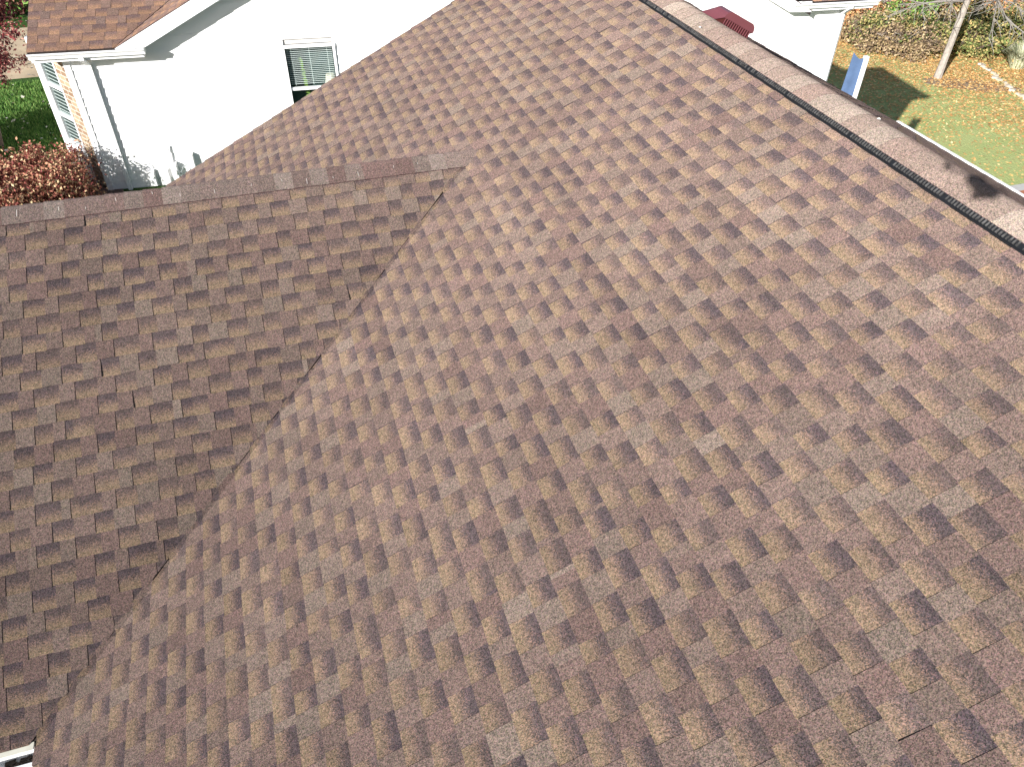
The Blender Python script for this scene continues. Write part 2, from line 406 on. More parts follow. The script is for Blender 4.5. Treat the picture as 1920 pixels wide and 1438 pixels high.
for i in range(90):
    x = XE-.05-rr.random()**2*1.6; p = Vector((x, YWN-.015-rr.random()*.05, ZE-.146+rr.random()*.02)); s = .012+rr.random()*.02
    a = rr.random()*6.3; mb.poly([p+Vector((math.cos(a+q)*s, math.sin(a+q)*s*.7, rr.random()*.01)) for q in (0, 1.6, 3.1, 4.7)])
mb.build('gutter_debris', DARKM, house)['kind'] = 'stuff'
gutter((XB-.02, YN, ZB-.008), (0, 1, 0), YF-YN, (1, 0, 0), parent=house, lab='thin white gutter along the back eave above the lawn')
# house walls
mb = MB()
wz0, wz1 = -GZ, ZE-.02
def wallbox(x0, x1, y0, y1): mb.box(((x0+x1)/2, (y0+y1)/2, (wz0+wz1)/2-.05), (x1-x0, y1-y0, wz1-wz0))
wallbox(XE+.4, XB-.5, YN+.3, YF-.4); wallbox(XWL+.4, XE+.41, YWN+.45, min(YWF, YF)-.5)
mb.poly([(XE+.6, YF-.41, ZE+.1), (XB-.6, YF-.41, ZB+.1), (XA, YF-.41, ZA-.2)])
mb.build('wall', SIDING, house)
# small things lying on the ridge
def pebble(loc, s, lab):
    m = MB(); rr = random.Random(int(loc[1]*100)); 
    ico = [(0, 0, .6), (1, 0, 0), (.3, .95, .1), (-.8, .6, 0), (-.8, -.6, .1), (.3, -.95, 0), (0, 0, -.4)]
    V = [Vector(q)*s*rr.uniform(.8, 1.2)+Vector(loc) for q in ico]
    for i in range(5):
        j = (i+1) % 5; m.poly([V[0], V[1+i], V[1+j]]); m.poly([V[6], V[1+j], V[1+i]])
    return tag(m.build('pebble', plain('white_stone', (.75, .72, .68), .8)), lab, 'debris')
pebble((3.60, 6.0, GZ+ZA-.01), .013, 'small white speck lying on the black ridge vent')
pebble((3.74, 3.87, GZ+ZA+.035), .014, 'tiny white scrap lying on the pale ridge cap shingles')

# ================================================================ DRONE that takes the picture (its shadow falls on the ridge)
DX = Vector((-.1, -.1, .0))
dr = thing('drone', 'small grey quadcopter hovering above the roof, seen only by its shadow on the ridge', 'drone', (-.085, -.07, GZ-.01))
dr.rotation_euler = (0, 0, R(-18)); DG = plain('drone_grey', (.18, .18, .18), .5)
mb = MB(); mb.prism([(-.045, -.01), (-.05, .03), (-.03, .055), (.03, .055), (.05, .03), (.045, -.01)], (0, -.17, .05), (1, 0, 0), (0, 0, 1), (0, 1, 0), .2); mb.build('body', DG, dr)
for sx in (-1, 1):
    for fy, ly in ((.0, .12), (-.14, -.24)):
        mb = MB(); mb.tube([(sx*.03, fy, .085), (sx*.14, ly, .095)], .009); mb.tube([(sx*.14, ly, .075), (sx*.14, ly, .125)], .013); a_o = mb.build('arm', DG, dr)
        mb = MB()
        for a in (rnd := random.Random(int(ly*100)+sx).random()*3, rnd+math.pi):
            dx, dy = math.cos(a), math.sin(a)
            mb.poly([(sx*.14-dy*.006, ly+dx*.006, .128), (sx*.14+dx*.1-dy*.01, ly+dy*.1+dx*.01, .13), (sx*.14+dx*.105+dy*.008, ly+dy*.105-dx*.008, .127), (sx*.14+dy*.006, ly-dx*.006, .126)])
            mb.poly([(sx*.14-dy*.006, ly+dx*.006, .1265), (sx*.14+dx*.1-dy*.01, ly+dy*.1+dx*.01, .1285), (sx*.14+dx*.105+dy*.008, ly+dy*.105-dx*.008, .1255), (sx*.14+dy*.006, ly-dx*.006, .1245)][::-1])
        mb.build('propeller', DG, a_o)
mb = MB(); mb.box((0, -.06, .02), (.04, .04, .05)); mb.build('gimbal', DG, dr)
# ----------------------------------------------------------------
# ================================================================ NEIGHBOUR HOUSE  (local frame: X along its wall, Y inwards, Z up from the lawn)
NH = thing('neighbor_house', 'white sided house with brown roof standing behind the shingled roof', 'house', (-3.421, 16.319, 0), -0.08925508)
HW = 15.96; EZ = 2.86; OV = .33
WX0, WX1, WZ0, WZ1 = 3.97, 4.90, 1.02, 2.60       # window opening
def lapwall(x0, x1, z0, z1, holes=(), ext=.018, lap=.172, tri=None):
    m = MB(); n = int((z1-z0)/lap)+1
    for i in range(n):
        a, b = z0+i*lap, min(z0+(i+1)*lap, z1)
        xa, xb = x0, x1
        if tri: xa, xb = tri((a+b)/2)
        segs = [(xa, xb)]
        for hx0, hx1, hz0, hz1 in holes:
            if b > hz0 and a < hz1:
                ns = []
                for p, q in segs:
                    if hx0 > p and hx1 < q: ns += [(p, hx0), (hx1, q)]
                    else: ns.append((p, q))
                segs = ns
        for p, q in segs:
            if q-p < .01: continue
            m.poly([(p, -ext, a), (q, -ext, a), (q, -.001, b), (p, -.001, b)])
            m.poly([(p, -.001, a), (q, -.001, a), (q, -ext, a), (p, -ext, a)])
            m.poly([(p, -ext, a), (p, -.001, b), (p, .02, b), (p, .02, a)]); m.poly([(q, -ext, a), (q, .02, a), (q, .02, b), (q, -.001, b)])
    return m
wl = lapwall(0, HW, 0, EZ+.09, [(WX0, WX1, WZ0, WZ1)]).build('wall', SIDING, NH); wl['label'] = 'long white lap sided wall in full sun'
GX0, GX1 = 1.04, 14.92; GC = (GX0+GX1)/2; AP = EZ+(GC-GX0)*.5
lapwall(0, 1, EZ+.09, AP-.25, tri=lambda z: (GX0+(z-EZ)/.5+.2, GX1-(z-EZ)/.5-.2)).build('gable_wall', SIDING, NH)
mb = MB(); mb.box((HW/2, 5.5, 1.4), (HW-.04, 10.8, 2.8)); 
mb.box((HW+.0, 4.0, -3), (.02, 7, 4))
# hollow behind window: body starts at Y=.1 except a recess
mb = MB()
def nbx(x0, x1, y0, y1, z0, z1): mb.box(((x0+x1)/2, (y0+y1)/2, (z0+z1)/2), (x1-x0, y1-y0, z1-z0))
nbx(.01, WX0-.1, .03, 7, -.2, EZ); nbx(WX1+.1, 13.5, .03, 7, -2.4, EZ); nbx(13.5, HW, .031, 3.2, -3.5, EZ-.1); nbx(WX0-.1, WX1+.1, .9, 7, -.2, EZ); nbx(WX0-.1, WX1+.1, .03, .9, -.2, WZ0-.05); nbx(WX0-.1, WX1+.1, .03, .9, WZ1+.05, EZ)
mb.build('wall', [plain('inner_wall', (.5, .48, .45), .8)], NH)['label'] = 'body of the house behind the lap siding'
# right-hand side wall (unseen from the camera) lap sided
# roofs
def roofplane(O, S, T, s0, s1, rows, regs, seed, lab, name='roof'):
    m = MB(); shingles(m, O, S, T, s0, s1, int(rows*EXPO/.195)+1, regs, rng=random.Random(seed), expo=.195, w_lo=.15, w_hi=.25); o = m.build(name, SHN, NH, attr=True); o['label'] = lab; return o
TF = Vector((0, cm, sm)); DEP = 7.2; LF = DEP/2/cm*1.0
LF = (3.9)/cm
roofplane((0, -OV, EZ), (1, 0, 0), TF, -.43, GX0+4.5, int(LF/EXPO)+1, lambda r: [([(-1, 0, .43), (1, -cm, GX0-.02)], False)], 41, 'sunlit orange brown shingle slope above the short left gutter')
roofplane((0, -OV, EZ+.17), (1, 0, 0), TF, GX1-4.5, HW+.45, int(LF/EXPO)+1, lambda r: [([(1, cm, HW+.45), (-1, -cm, -GX1-.02), (0, 1, 1.9/cm)], False)], 42, 'shingle slope above the short right gutter')
LG = (GC-GX0)/cm
roofplane((GX0, 0, EZ), (0, 1, 0), (cm, 0, sm), -OV-.02, 8, int(LG/EXPO)+1, lambda r: [([(-1, 0, OV+.02), (1, -cm, -OV), (0, 1, LG)], False)], 43, 'narrow strip of the gable roof behind its white rake board')
roofplane((GX1, 0, EZ), (0, 1, 0), (-cm, 0, sm), -OV-.02, 8, int(LG/EXPO)+1, lambda r: [([(-1, 0, OV+.02), (1, -cm, -OV), (0, 1, LG), (1, 0, 6)], False)], 44, 'far slope of the gable roof')
mb = MB()
def slab2(pts, th=.1):
    P = [Vector(p) for p in pts]; Q = [p-Vector((0, 0, th)) for p in P]; mb.poly(P); mb.poly(Q[::-1])
    for i in range(len(P)): j = (i+1) % len(P); mb.poly([P[i], Q[i], Q[j], P[j]])
zz = EZ-.006; YB = 3.9-OV; rz_ = zz+3.9*.5
slab2([(-.42, -OV+.01, zz), (GX0, -OV+.01, zz), (GX0+3.9, YB, rz_), (-.42, YB, rz_)])
zz += .17; slab2([(HW+.44, -OV+.01, zz), (HW+.44-1.9, 1.9-OV, zz+.95), (GX1-1.9, 1.9-OV, zz+.95), (GX1, -OV+.01, zz)]); slab2([(HW+.44, -OV+.01, zz), (HW+.44, 3.8-OV, zz), (HW+.44-1.9, 1.9-OV, zz+.95)]); slab2([(HW+.44, 3.8-OV, zz), (GX1-3, 3.8-OV, zz), (GX1-1.9, 1.9-OV, zz+.95), (HW+.44-1.9, 1.9-OV, zz+.95)]); zz -= .17  # right end hipped and kept shallow to shape its shadow on the lawn
slab2([(GX0, -OV+.01, zz), (GC, -OV+.01, zz+(GC-GX0)*.5), (GC, 6.6, zz+(GC-GX0)*.5), (GX0+3.9, YB, rz_)])
slab2([(GX1, -OV+.01, zz), (GX1-3.9, YB, rz_), (GC, 6.6, zz+(GC-GX0)*.5), (GC, -OV+.01, zz+(GC-GX0)*.5)])
slab2([(-.42, YB, rz_), (GX0+4, YB, rz_), (GX0+4, YB+3.9, zz), (-.42, YB+3.9, zz)])
mb.box((-.62, 1.9, EZ-.05), (.4, .9, .16))
mb.build('roof_deck', DARKM, NH)
# rake boards: vertical white fascia following the gable, with soffit
for sx, gx in ((1, GX0), (-1, GX1)):
    m = MB(); L = GC-GX0; y0 = -OV-.02
    def Q(x, dz, y=y0): return Vector((gx+sx*x, y, EZ+x*.5+dz))
    P = [Q(0, -.012), Q(L, -.012), Q(L, -.27), Q(.52, -.27)]
    B = [p+Vector((0, .02, 0)) for p in P]
    m.poly(P); m.poly(B[::-1])
    for i in range(4): m.poly([P[i], B[i], B[(i+1) % 4], P[(i+1) % 4]])
    m.poly([Q(.52, -.265, y0+.02), Q(L, -.265, y0+.02), Q(L, -.265, 0), Q(.52, -.265, 0)])
    m.poly([Q(0, -.03, y0+.001), Q(.1, -.03, y0+.001), Q(.52, -.27, y0+.001)])
    m.build('rake_board', WHITE, NH)
# eave returns with fascia, soffit, gutter
for x0, x1 in ((-.42, 1.50), (14.46, HW+.44)):
    EZ0 = EZ; EZ = EZ + (.17 if x0 > 5 else 0); m = MB(); m.box(((x0+x1)/2, -OV+.04, EZ-.10), (x1-x0, .02, .19)); m.box(((x0+x1)/2, -OV/2+.03, EZ-.19), (x1-x0-.01, OV-.02, .012))
    m.box((x1-.01 if x0 < 5 else x0+.01, -OV/2+.03, EZ-.09), (.02, OV, .2)); m.box((x0+.01 if x0 < 5 else x1-.01, -OV/2+.03, EZ-.1), (.02, OV, .18))
    m.build('fascia', WHITE, NH)
    gutter((x0, -OV+.028, EZ-.012), (1, 0, 0), x1-x0+.04, (0, -1, 0), parent=NH, lab='short white gutter at the left end of the eave' if x0 < 5 else 'short white gutter at the right end of the eave'); EZ = EZ0
def downspout(x, xg, lab, zb=.0):
    EZ = 2.86+(.17 if x > 5 else 0); m = MB(); y0 = -OV-.03; s = .04
    pts = [(xg, y0, EZ-.11), (xg, y0, EZ-.17), (x, -.055, EZ-.36), (x, -.055, zb)]
    def sec(p): return [Vector(p)+Vector((a*s, b*.032, 0)) for a, b in ((-1, -1), (1, -1), (1, 1), (-1, 1))]
    rings = [sec(p) for p in pts]
    for a, b in zip(rings, rings[1:]):
        for i in range(4): m.poly([a[i], a[(i+1) % 4], b[(i+1) % 4], b[i]])
    m.poly(rings[0]); m.poly(rings[-1])
    o = m.build('downspout', WHITE, NH, ); o['label'] = lab
downspout(.44, .44, 'white downspout near the left corner'); downspout(HW-.09, HW-.14, 'white downspout at the right corner', -2.2)
m = MB()
m.box((.055, -.016, 1.35), (.11, .032, 2.75)); m.build('corner_trim', WHITE, NH); m = MB(); m.box((HW-.02, -.014, .3), (.07, .028, 5)); m.build('corner_trim', WHITE, NH)
m = MB(); m.box((12.99, -.02, 1.6), (.012, .012, 2.9)); m.build('cable', GREYM, NH)
# window
def window(par, x0, x1, z0, z1, sashes, lab, slats=20, blind=True):
    wn = bpy.data.objects.new('window', None); C.objects.link(wn); wn.parent = par; wn['label'] = lab
    m = MB(); t = .05; xc = (x0+x1)/2; zc = (z0+z1)/2
    m.box((xc, -.01, z1+t/2-.01), (x1-x0+2*t, .07, t)); m.box((xc, -.015, z0-t/2+.01), (x1-x0+2*t, .08, t))
    m.box((x0-t/2+.01, -.01, zc), (t, .07, z1-z0-.021)); m.box((x1+t/2-.01, -.01, zc), (t, .07, z1-z0-.021))
    for a in sashes: m.box((xc, .012, a), (x1-x0-.022, .05, .055))
    m.build('frame', WHITE, wn)
    m = MB(); m.poly([(x0, .028, z0), (x1, .028, z0), (x1, .028, z1), (x0, .028, z1)]); m.build('pane', GLASS, wn)
    if blind:
        m = MB(); zt = z1-.03; n = slats
        for i in range(n): m.box((xc, .055, zt-i*.0365), (x1-x0-.05, .02, .007), Matrix.Rotation(R(-20), 3, 'X'))
        for q in (.13, .5, .87): m.box((x0+(x1-x0)*q, .066, zt-(n/2)*.0365), (.006, .004, n*.0365))
        m.build('blind', WHITE, wn)
    return wn
gm, gn, gl, gb = mat('window_glass'); gn.remove(gb)
tr = gn.new('ShaderNodeBsdfTransparent'); tr.inputs[0].default_value = (.88, .95, .93, 1); gg_ = gn.new('ShaderNodeBsdfGlossy'); gg_.inputs['Roughness'].default_value = .03
mx = gn.new('ShaderNodeMixShader')
mx.inputs[0].default_value = .07; gl.new(tr.outputs[0], mx.inputs[1]); gl.new(gg_.outputs[0], mx.inputs[2]); gl.new(mx.outputs[0], gn['Material Output'].inputs[0])
GLASS = gm; gm.use_transparent_shadow = True
wn = window(NH, WX0, WX1, WZ0, WZ1, [1.80], 'double hung window with white slatted blind')
m = MB(); m.poly([(WX0-.05, .3, WZ0-.05), (WX1+.05, .3, WZ0-.05), (WX1+.05, .3, WZ1+.05), (WX0-.05, .3, WZ1+.05)]); m.build('painted_dark_room', plain('painted_dark_room', (.03, .055, .05), .8), wn)  # flat sheet; the unlit room's shade is put into its dark colour
m = MB(); rr = random.Random(9)
for i in range(60):
    t_ = i/60; p = Vector((WX0+.27+t_*.06+rr.uniform(-.03, .03), .2, 2.32-t_*.75)); s = .02+rr.random()*.02
    m.poly([p+Vector((-s, 0, 0)), p+Vector((0, .01, -s*.6)), p+Vector((s, 0, .0)), p+Vector((0, 0, s*.7))])
m.build('houseplant', plain('houseplant_leaf', (.2, .3, .06), .6), wn)
m = MB(); m.tube([(WX0+.8, .2, 1.72), (WX0+.8, .2, 1.98)], [.13, .08], 14); m.build('lampshade', plain('lampshade_fabric', (.7, .62, .5), .8), wn)
# angled brick bay at the left corner
BAY = bpy.data.objects.new('brick_bay', None); C.objects.link(BAY); BAY.parent = NH; BAY['label'] = 'tan brick corner bay with a tall window and white trim'
BAY.rotation_euler = (0, 0, math.atan2(.78, -.62)); BL = 1.3
bm_, bn, bl2, bb = mat('tan_brick'); bt = bn.new('ShaderNodeTexBrick'); tc = bn.new('ShaderNodeTexCoord'); mp = bn.new('ShaderNodeMapping'); mp.inputs['Rotation'].default_value = (R(90), 0, 0)
bl2.new(tc.outputs['Object'], mp.inputs[0]); bl2.new(mp.outputs[0], bt.inputs['Vector'])
bt.inputs['Color1'].default_value = (.17, .10, .06, 1); bt.inputs['Color2'].default_value = (.34, .25, .16, 1); bt.inputs['Mortar'].default_value = (.5, .46, .4, 1)
bt.inputs['Scale'].default_value = 1; bt.inputs['Brick Width'].default_value = .2; bt.inputs['Row Height'].default_value = .095; bt.inputs['Mortar Size'].default_value = .008; bt.inputs['Bias'].default_value = .1
bl2.new(bt.outputs[0], bb.inputs['Base Color']); bb.inputs['Roughness'].default_value = .9
mb = MB(); BT = EZ-.12
def bb_(x0, x1, z0, z1): mb.box(((x0+x1)/2, -.06, (z0+z1)/2), (x1-x0, .12, z1-z0))
# local -Y faces outwards after rotation is +Y; wall drawn on the y>0 side
def ob_(x0, x1, z0, z1, y0, y1): mb.box(((x0+x1)/2, (y0+y1)/2, (z0+z1)/2), (x1-x0, y1-y0, z1-z0))
ob_(.0, .36, -.2, BT, -.1, .02); mb.build('brick_pier', bm_, BAY)
mb = MB(); ob_(.36, BL, -.2, .75, -.1, .012); ob_(.36, BL, 2.62, BT, -.1, .012); ob_(1.02, BL, .75, 2.62, -.1, .012); mb.build('white_panel', WHITE, BAY)
bw = bpy.data.objects.new('window', None); C.objects.link(bw); bw.parent = BAY; bw['label'] = 'tall narrow window with three white framed panes'
mb = MB()
for z in (.78, 1.36, 1.95, 2.6): ob_(.36, 1.02, z-.035, z+.035, -.05, .03)
ob_(.36, .41, .7, 2.62, -.05, .032); ob_(.97, 1.02, .7, 2.62, -.05, .032); mb.build('frame', WHITE, bw)
mb = MB()
for i in range(23): mb.box((.69, -.018, .84+i*.076), (.54, .014, .007))
mb.build('blind', WHITE, bw)
mb = MB(); mb.poly([(.41, .005, .75), (.97, .005, .75), (.97, .005, 2.6), (.41, .005, 2.6)][::-1]); mb.build('pane', GLASS, bw)
mb = MB(); mb.poly([(.3, -.035, .7), (1.1, -.035, .7), (1.1, -.035, 2.65), (.3, -.035, 2.65)]); mb.build('painted_dark_room', plain('painted_dark_room_bay', (.03, .04, .04), .8), bw)  # dark sheet close behind the slats, coloured as the room's shade
mb = MB(); P0 = Vector((-.62*BL, .78*BL, 0))
mb.poly([P0, P0+Vector((0, 5.5, 0)), P0+Vector((0, 5.5, BT)), P0+Vector((0, 0, BT))]); mb.poly([(-.4, -OV+.05, EZ-.2), (-.4, 6, EZ-.2), (.3, 6, EZ-.2), (.3, -OV+.05, EZ-.2)])
mb.poly([P0+Vector((.02, 0, 0)), P0+Vector((.02, 5.5, 0)), P0+Vector((.02, 5.5, BT)), P0+Vector((.02, 0, BT))][::-1])
mb.build('wall', SIDING, NH)['label'] = 'unseen end wall of the white house'
# roof overhang over the bay is the main roof; boxes at the wall base
def ubox(x, z, wd, h, d, name, lab, m=GREYM, rnd=False):
    m_ = MB(); m_.box((x, -d/2-.012, z), (wd, d, h)); m_.box((x, -d-.018, z+h*.02), (wd*.86, .012, h*.86))
    if rnd:
        pts = [(x, -d-.012, z), (x, -d-.07, z)]; m_.tube(pts, [wd*.4, wd*.36], 14); m_.tube([(x-wd*.2, -d/2, z+h/2), (x-wd*.2, -d/2, z+h/2+.35)], .02)
    o = m_.build(name, m, NH); o['label'] = lab
ubox(.93, .22, .13, .32, .12, 'utility_box', 'small grey utility box low on the white wall', WHITE); ubox(1.17, .2, .2, .36, .05, 'utility_panel', 'flat pale panel between the utility boxes', plain('pale_panel', (.6, .6, .6), .5))
ubox(1.40, .33, .12, .34, .12, 'electric_meter', 'round topped meter box on the white wall', WHITE, True); ubox(1.76, .52, .12, .3, .11, 'utility_box', 'meter box right at the edge of the brown roof', WHITE)
m = MB(); m.tube([(1.5, -.05, .05), (1.5, -.12, .3), (1.58, -.14, .42), (1.68, -.05, .45), (1.7, -.03, .6)], .012); m.build('cable', GREYM, NH)

# ================================================================ GROUND
YG = -5.4                                     # back lawn level, lowered to place the neighbour's eave shadow (front lawn is 0)
def sstep(a, b, x): t = max(0, min(1, (x-a)/(b-a))); return t*t*(3-2*t)
def gz(x, y): return YG*sstep(13.2, 19.5, x)
gm_, n, l, b = mat('lawn')
tc = n.new('ShaderNodeTexCoord'); n1 = n.new('ShaderNodeTexNoise'); n1.inputs['Scale'].default_value = .35; n1.inputs['Detail'].default_value = 5
n2 = n.new('ShaderNodeTexNoise'); n2.inputs['Scale'].default_value = 14; n2.inputs['Detail'].default_value = 6
mpp = n.new('ShaderNodeMapping'); mpp.inputs['Rotation'].default_value = (0, 0, R(-32)); mpp.inputs['Scale'].default_value = (.22, 1.3, 1)
n3 = n.new('ShaderNodeTexNoise'); n3.inputs['Scale'].default_value = 1.0; n3.inputs['Detail'].default_value = 3
l.new(tc.outputs['Object'], mpp.inputs[0]); l.new(mpp.outputs[0], n3.inputs['Vector'])
for q in (n1, n2): l.new(tc.outputs['Object'], q.inputs['Vector'])
sx_ = n.new('ShaderNodeSeparateXYZ'); l.new(tc.outputs['Object'], sx_.inputs[0])
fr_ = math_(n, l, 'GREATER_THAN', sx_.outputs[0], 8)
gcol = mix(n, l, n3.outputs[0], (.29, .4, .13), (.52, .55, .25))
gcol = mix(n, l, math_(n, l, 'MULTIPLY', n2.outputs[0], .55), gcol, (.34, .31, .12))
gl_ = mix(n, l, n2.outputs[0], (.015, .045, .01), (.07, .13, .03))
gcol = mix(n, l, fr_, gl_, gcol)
l.new(gcol, b.inputs['Base Color']); b.inputs['Roughness'].default_value = .95; b.inputs['Specular IOR Level'].default_value = .1
bp = n.new('ShaderNodeBump'); bp.inputs['Strength'].default_value = .8; bp.inputs['Distance'].default_value = .05; l.new(n2.outputs[0], bp.inputs['Height']); l.new(bp.outputs[0], b.inputs['Normal'])
mb = MB(); xs = [-400, -120, -60, -30, -15, -8, 0, 6, 11, 13]+[13.2+i*.45 for i in range(15)]+[21, 25, 30, 38, 50, 80, 150, 500]
ys = [-400, -100, -40, -15, 0, 8, 14, 20, 26, 34, 45, 60, 100, 200, 500]
for i in range(len(xs)-1):
    for j in range(len(ys)-1):
        mb.poly([(x, y, gz(x, y)) for x, y in ((xs[i], ys[j]), (xs[i+1], ys[j]), (xs[i+1], ys[j+1]), (xs[i], ys[j+1]))])
tag(mb.build('ground', gm_), kind='structure')
def sheet(name, pts, m, z=.004, n_=1):
    mb = MB(); mb.poly([(x, y, gz(x, y)+z) for x, y in pts]); return tag(mb.build(name, m), kind='structure')
CONC = plain('driveway_concrete', (.5, .39, .26), .9, noise=.2, nscale=2, bump=.3)
sheet('driveway', [(-30, 23.1), (-4.4, 23.6), (-4.4, 28.2), (-30, 27.6)], CONC)
BARK = plain('bare_soil', (.2, .13, .1), .95, noise=.35, nscale=5, bump=.6)
rr = random.Random(12)
sheet('mulch_bed', [(-7.6, 15.0), (-3.0, 14.6), (-3.2, 17.1), (-4.8, 18.3), (-7.4, 18.0)], BARK)
pts = []
for i in range(18):
    a = i/18*6.283; rx = 2.3*(1+.15*rr.uniform(-1, 1)); ry = .75*(1+.2*rr.uniform(-1, 1)); x, y = rx*math.cos(a), ry*math.sin(a); t_ = R(-32)
    pts.append((31.6+x*math.cos(t_)-y*math.sin(t_), 28.0+x*math.sin(t_)+y*math.cos(t_)))
sheet('mulch_ring', pts, plain('mulch_dirt', (.25, .19, .14), .95, noise=.35, nscale=3, bump=.5), .006)

# ================================================================ FOLIAGE helpers
def leafmat(name, cols, rough=.7, trans=.0):
    m, n, l, b = mat(name); at = n.new('ShaderNodeAttribute'); at.attribute_name = 'pat'
    sp = n.new('ShaderNodeSeparateColor'); l.new(at.outputs['Color'], sp.inputs[0])
    r = n.new('ShaderNodeValToRGB'); r.color_ramp.interpolation = 'CONSTANT'; e = r.color_ramp.elements
    e[0].color = (*cols[0], 1); e[1].position = 1/len(cols); e[1].color = (*cols[1 % len(cols)], 1)
    for i in range(2, len(cols)): x = e.new(i/len(cols)); x.color = (*cols[i], 1)
    l.new(sp.outputs[0], r.inputs[0]); l.new(r.outputs[0], b.inputs['Base Color']); b.inputs['Roughness'].default_value = rough; b.inputs['Specular IOR Level'].default_value = .25
    return m
def leaf(mb, p, s, rr, flat=0):
    a = Vector((rr.gauss(0, 1), rr.gauss(0, 1), rr.gauss(0, 1)*(1-flat))).normalized(); b_ = a.cross(Vector((rr.gauss(0, 1), rr.gauss(0, 1), rr.gauss(0, 1)*(1+3*flat)))).normalized()
    if flat: a = Vector((a.x, a.y, a.z*.3)).normalized(); b_ = Vector((-a.y, a.x, rr.uniform(-.3, .3))).normalized()
    q = s*rr.uniform(.6, 1.3); c = rr.random(); at = [(c, 0, 0, 0)]*4
    mb.poly([p-a*q, p-b_*q*.55, p+a*q, p+b_*q*.6+a*q*.1], at)
def crown(mb, c, r, n, s, rr, clumps=14, hollow=.55, zmin=None):
    """leaf clumps spread unevenly through an ellipsoid"""
    cl = []
    for _ in range(clumps):
        d = Vector((rr.gauss(0, 1), rr.gauss(0, 1), rr.gauss(0, 1))).normalized()*rr.uniform(hollow, 1.0)
        cl.append((Vector(c)+Vector((d.x*r[0], d.y*r[1], d.z*r[2])), rr.uniform(.22, .42)))
    for _ in range(n):
        q, k_ = cl[int(rr.random()*len(cl))]
        d = Vector((rr.gauss(0, 1), rr.gauss(0, 1), rr.gauss(0, 1)))*.55*k_
        p = q+Vector((d.x*r[0], d.y*r[1], d.z*r[2]))
        if zmin is not None and p.z < zmin: continue
        leaf(mb, p, s, rr)
def branchy(mb, base, h, n, spread, r0, rr, up=.5, twigs=3):
    for i in range(n):
        a = rr.random()*6.283; L = h*rr.uniform(.6, 1.05); tip = Vector(base)+Vector((math.cos(a)*spread[0]*rr.random(), math.sin(a)*spread[1]*rr.random(), L))
        md = Vector(base).lerp(tip, .5)+Vector((rr.uniform(-.1, .1)*h, rr.uniform(-.1, .1)*h, 0))
        mb.tube([base, md, tip], [r0, r0*.6, r0*.2], 3)
        for _ in range(twigs):
            p = md.lerp(tip, rr.random()); q = p+Vector((rr.gauss(0, .2), rr.gauss(0, .2), rr.uniform(0, .3)))*h*.4; mb.tube([p, q], [r0*.35, r0*.12], 3)
TWIG = plain('twig_bark', (.16, .12, .09), .9, noise=.2); GREYB = plain('grey_bark', (.34, .3, .26), .9, noise=.3, nscale=6, bump=.5)
# barberry shrubs by the corner
BARB = leafmat('barberry_leaf', [(.17, .04, .035), (.38, .15, .1), (.52, .33, .19), (.28, .08, .065), (.6, .44, .25), (.12, .03, .02), (.46, .23, .14)])
def shrub(name, lab, cat, loc, r, n, s, lm, seed, group, clumps=30, hollow=.6, stems=16, tm_=TWIG):
    rr = random.Random(seed); t = thing(name, lab, cat, loc, 0, group)
    m = MB(); branchy(m, (0, 0, 0), r[2]*1.5, stems, (r[0], r[1]), .03*max(r), rr); m.build('stem', tm_, t)
    m = MB(); crown(m, (0, 0, r[2]*.75), r, n, s, rr, clumps, hollow, zmin=.02); m.build('foliage', lm, t, attr=True); return t
shrub('shrub', 'dark red barberry bush pressed against the brick corner', 'shrub', (-4.2, 15.75, 0), (.78, .8, .68), 15000, .03, BARB, 1, 'red barberry bushes by the brick corner', 70, .5)
shrub('shrub', 'red and tan barberry bush nearest the wing ridge', 'shrub', (-5.3, 15.45, 0), (1.05, .95, .66), 20000, .03, BARB, 2, 'red barberry bushes by the brick corner', 90, .5)
shrub('shrub', 'red barberry bush farthest left at the edge of the photo', 'shrub', (-6.6, 15.9, 0), (1.0, .9, .6), 14000, .03, BARB, 3, 'red barberry bushes by the brick corner', 70, .5)
shrub('shrub', 'tall dense bush added out of view at far left to shade the lawn', 'shrub', (-8.2, 17.4, 0), (1.35, 1.3, 1.5), 20000, .05, BARB, 9, 'red barberry bushes by the brick corner', 80, .4)  # unseen bush, added to cast the dark band on the front lawn
# maroon leaved young tree at far left
MAR = leafmat('maroon_leaf', [(.09, .012, .016), (.18, .03, .035), (.05, .01, .012), (.3, .09, .08), (.42, .2, .16)])
rr = random.Random(77); t = thing('tree', 'thin tree with sparse dark maroon leaves at the left edge', 'tree', (-5.85, 19.1, 0))
m = MB(); m.tube([(0, 0, 0), (.2, .1, 1.2), (.35, 0, 2.6), (.7, -.1, 4.2)], [.07, .06, .045, .02], 6); tips = []
for i in range(34):
    z = rr.uniform(1.0, 4.2); a = rr.uniform(-1.3, 2.2); L = rr.uniform(.5, 1.25)*(1.15 if z > 3.4 else .9); p = Vector((.3, 0, z)); q = p+Vector((math.cos(a)*L, math.sin(a)*L, rr.uniform(.1, .6)))
    m.tube([p, p.lerp(q, .5)+Vector((0, 0, .1)), q], [.018, .011, .004], 4); tips.append((p, q))
    for _ in range(4):
        u_ = p.lerp(q, rr.uniform(.4, 1)); v_ = u_+Vector((rr.gauss(0, .25), rr.gauss(0, .25), rr.gauss(0, .15))); m.tube([u_, v_], [.006, .002], 3); tips.append((u_, v_))
m.build('trunk', TWIG, t); m = MB()
for _ in range(9500):
    p, q = tips[int(rr.random()*len(tips))]; leaf(m, p.lerp(q, rr.uniform(.35, 1.05))+Vector((rr.gauss(0, .07), rr.gauss(0, .07), rr.gauss(0, .07))), .036, rr)
m.build('crown', MAR, t, attr=True)
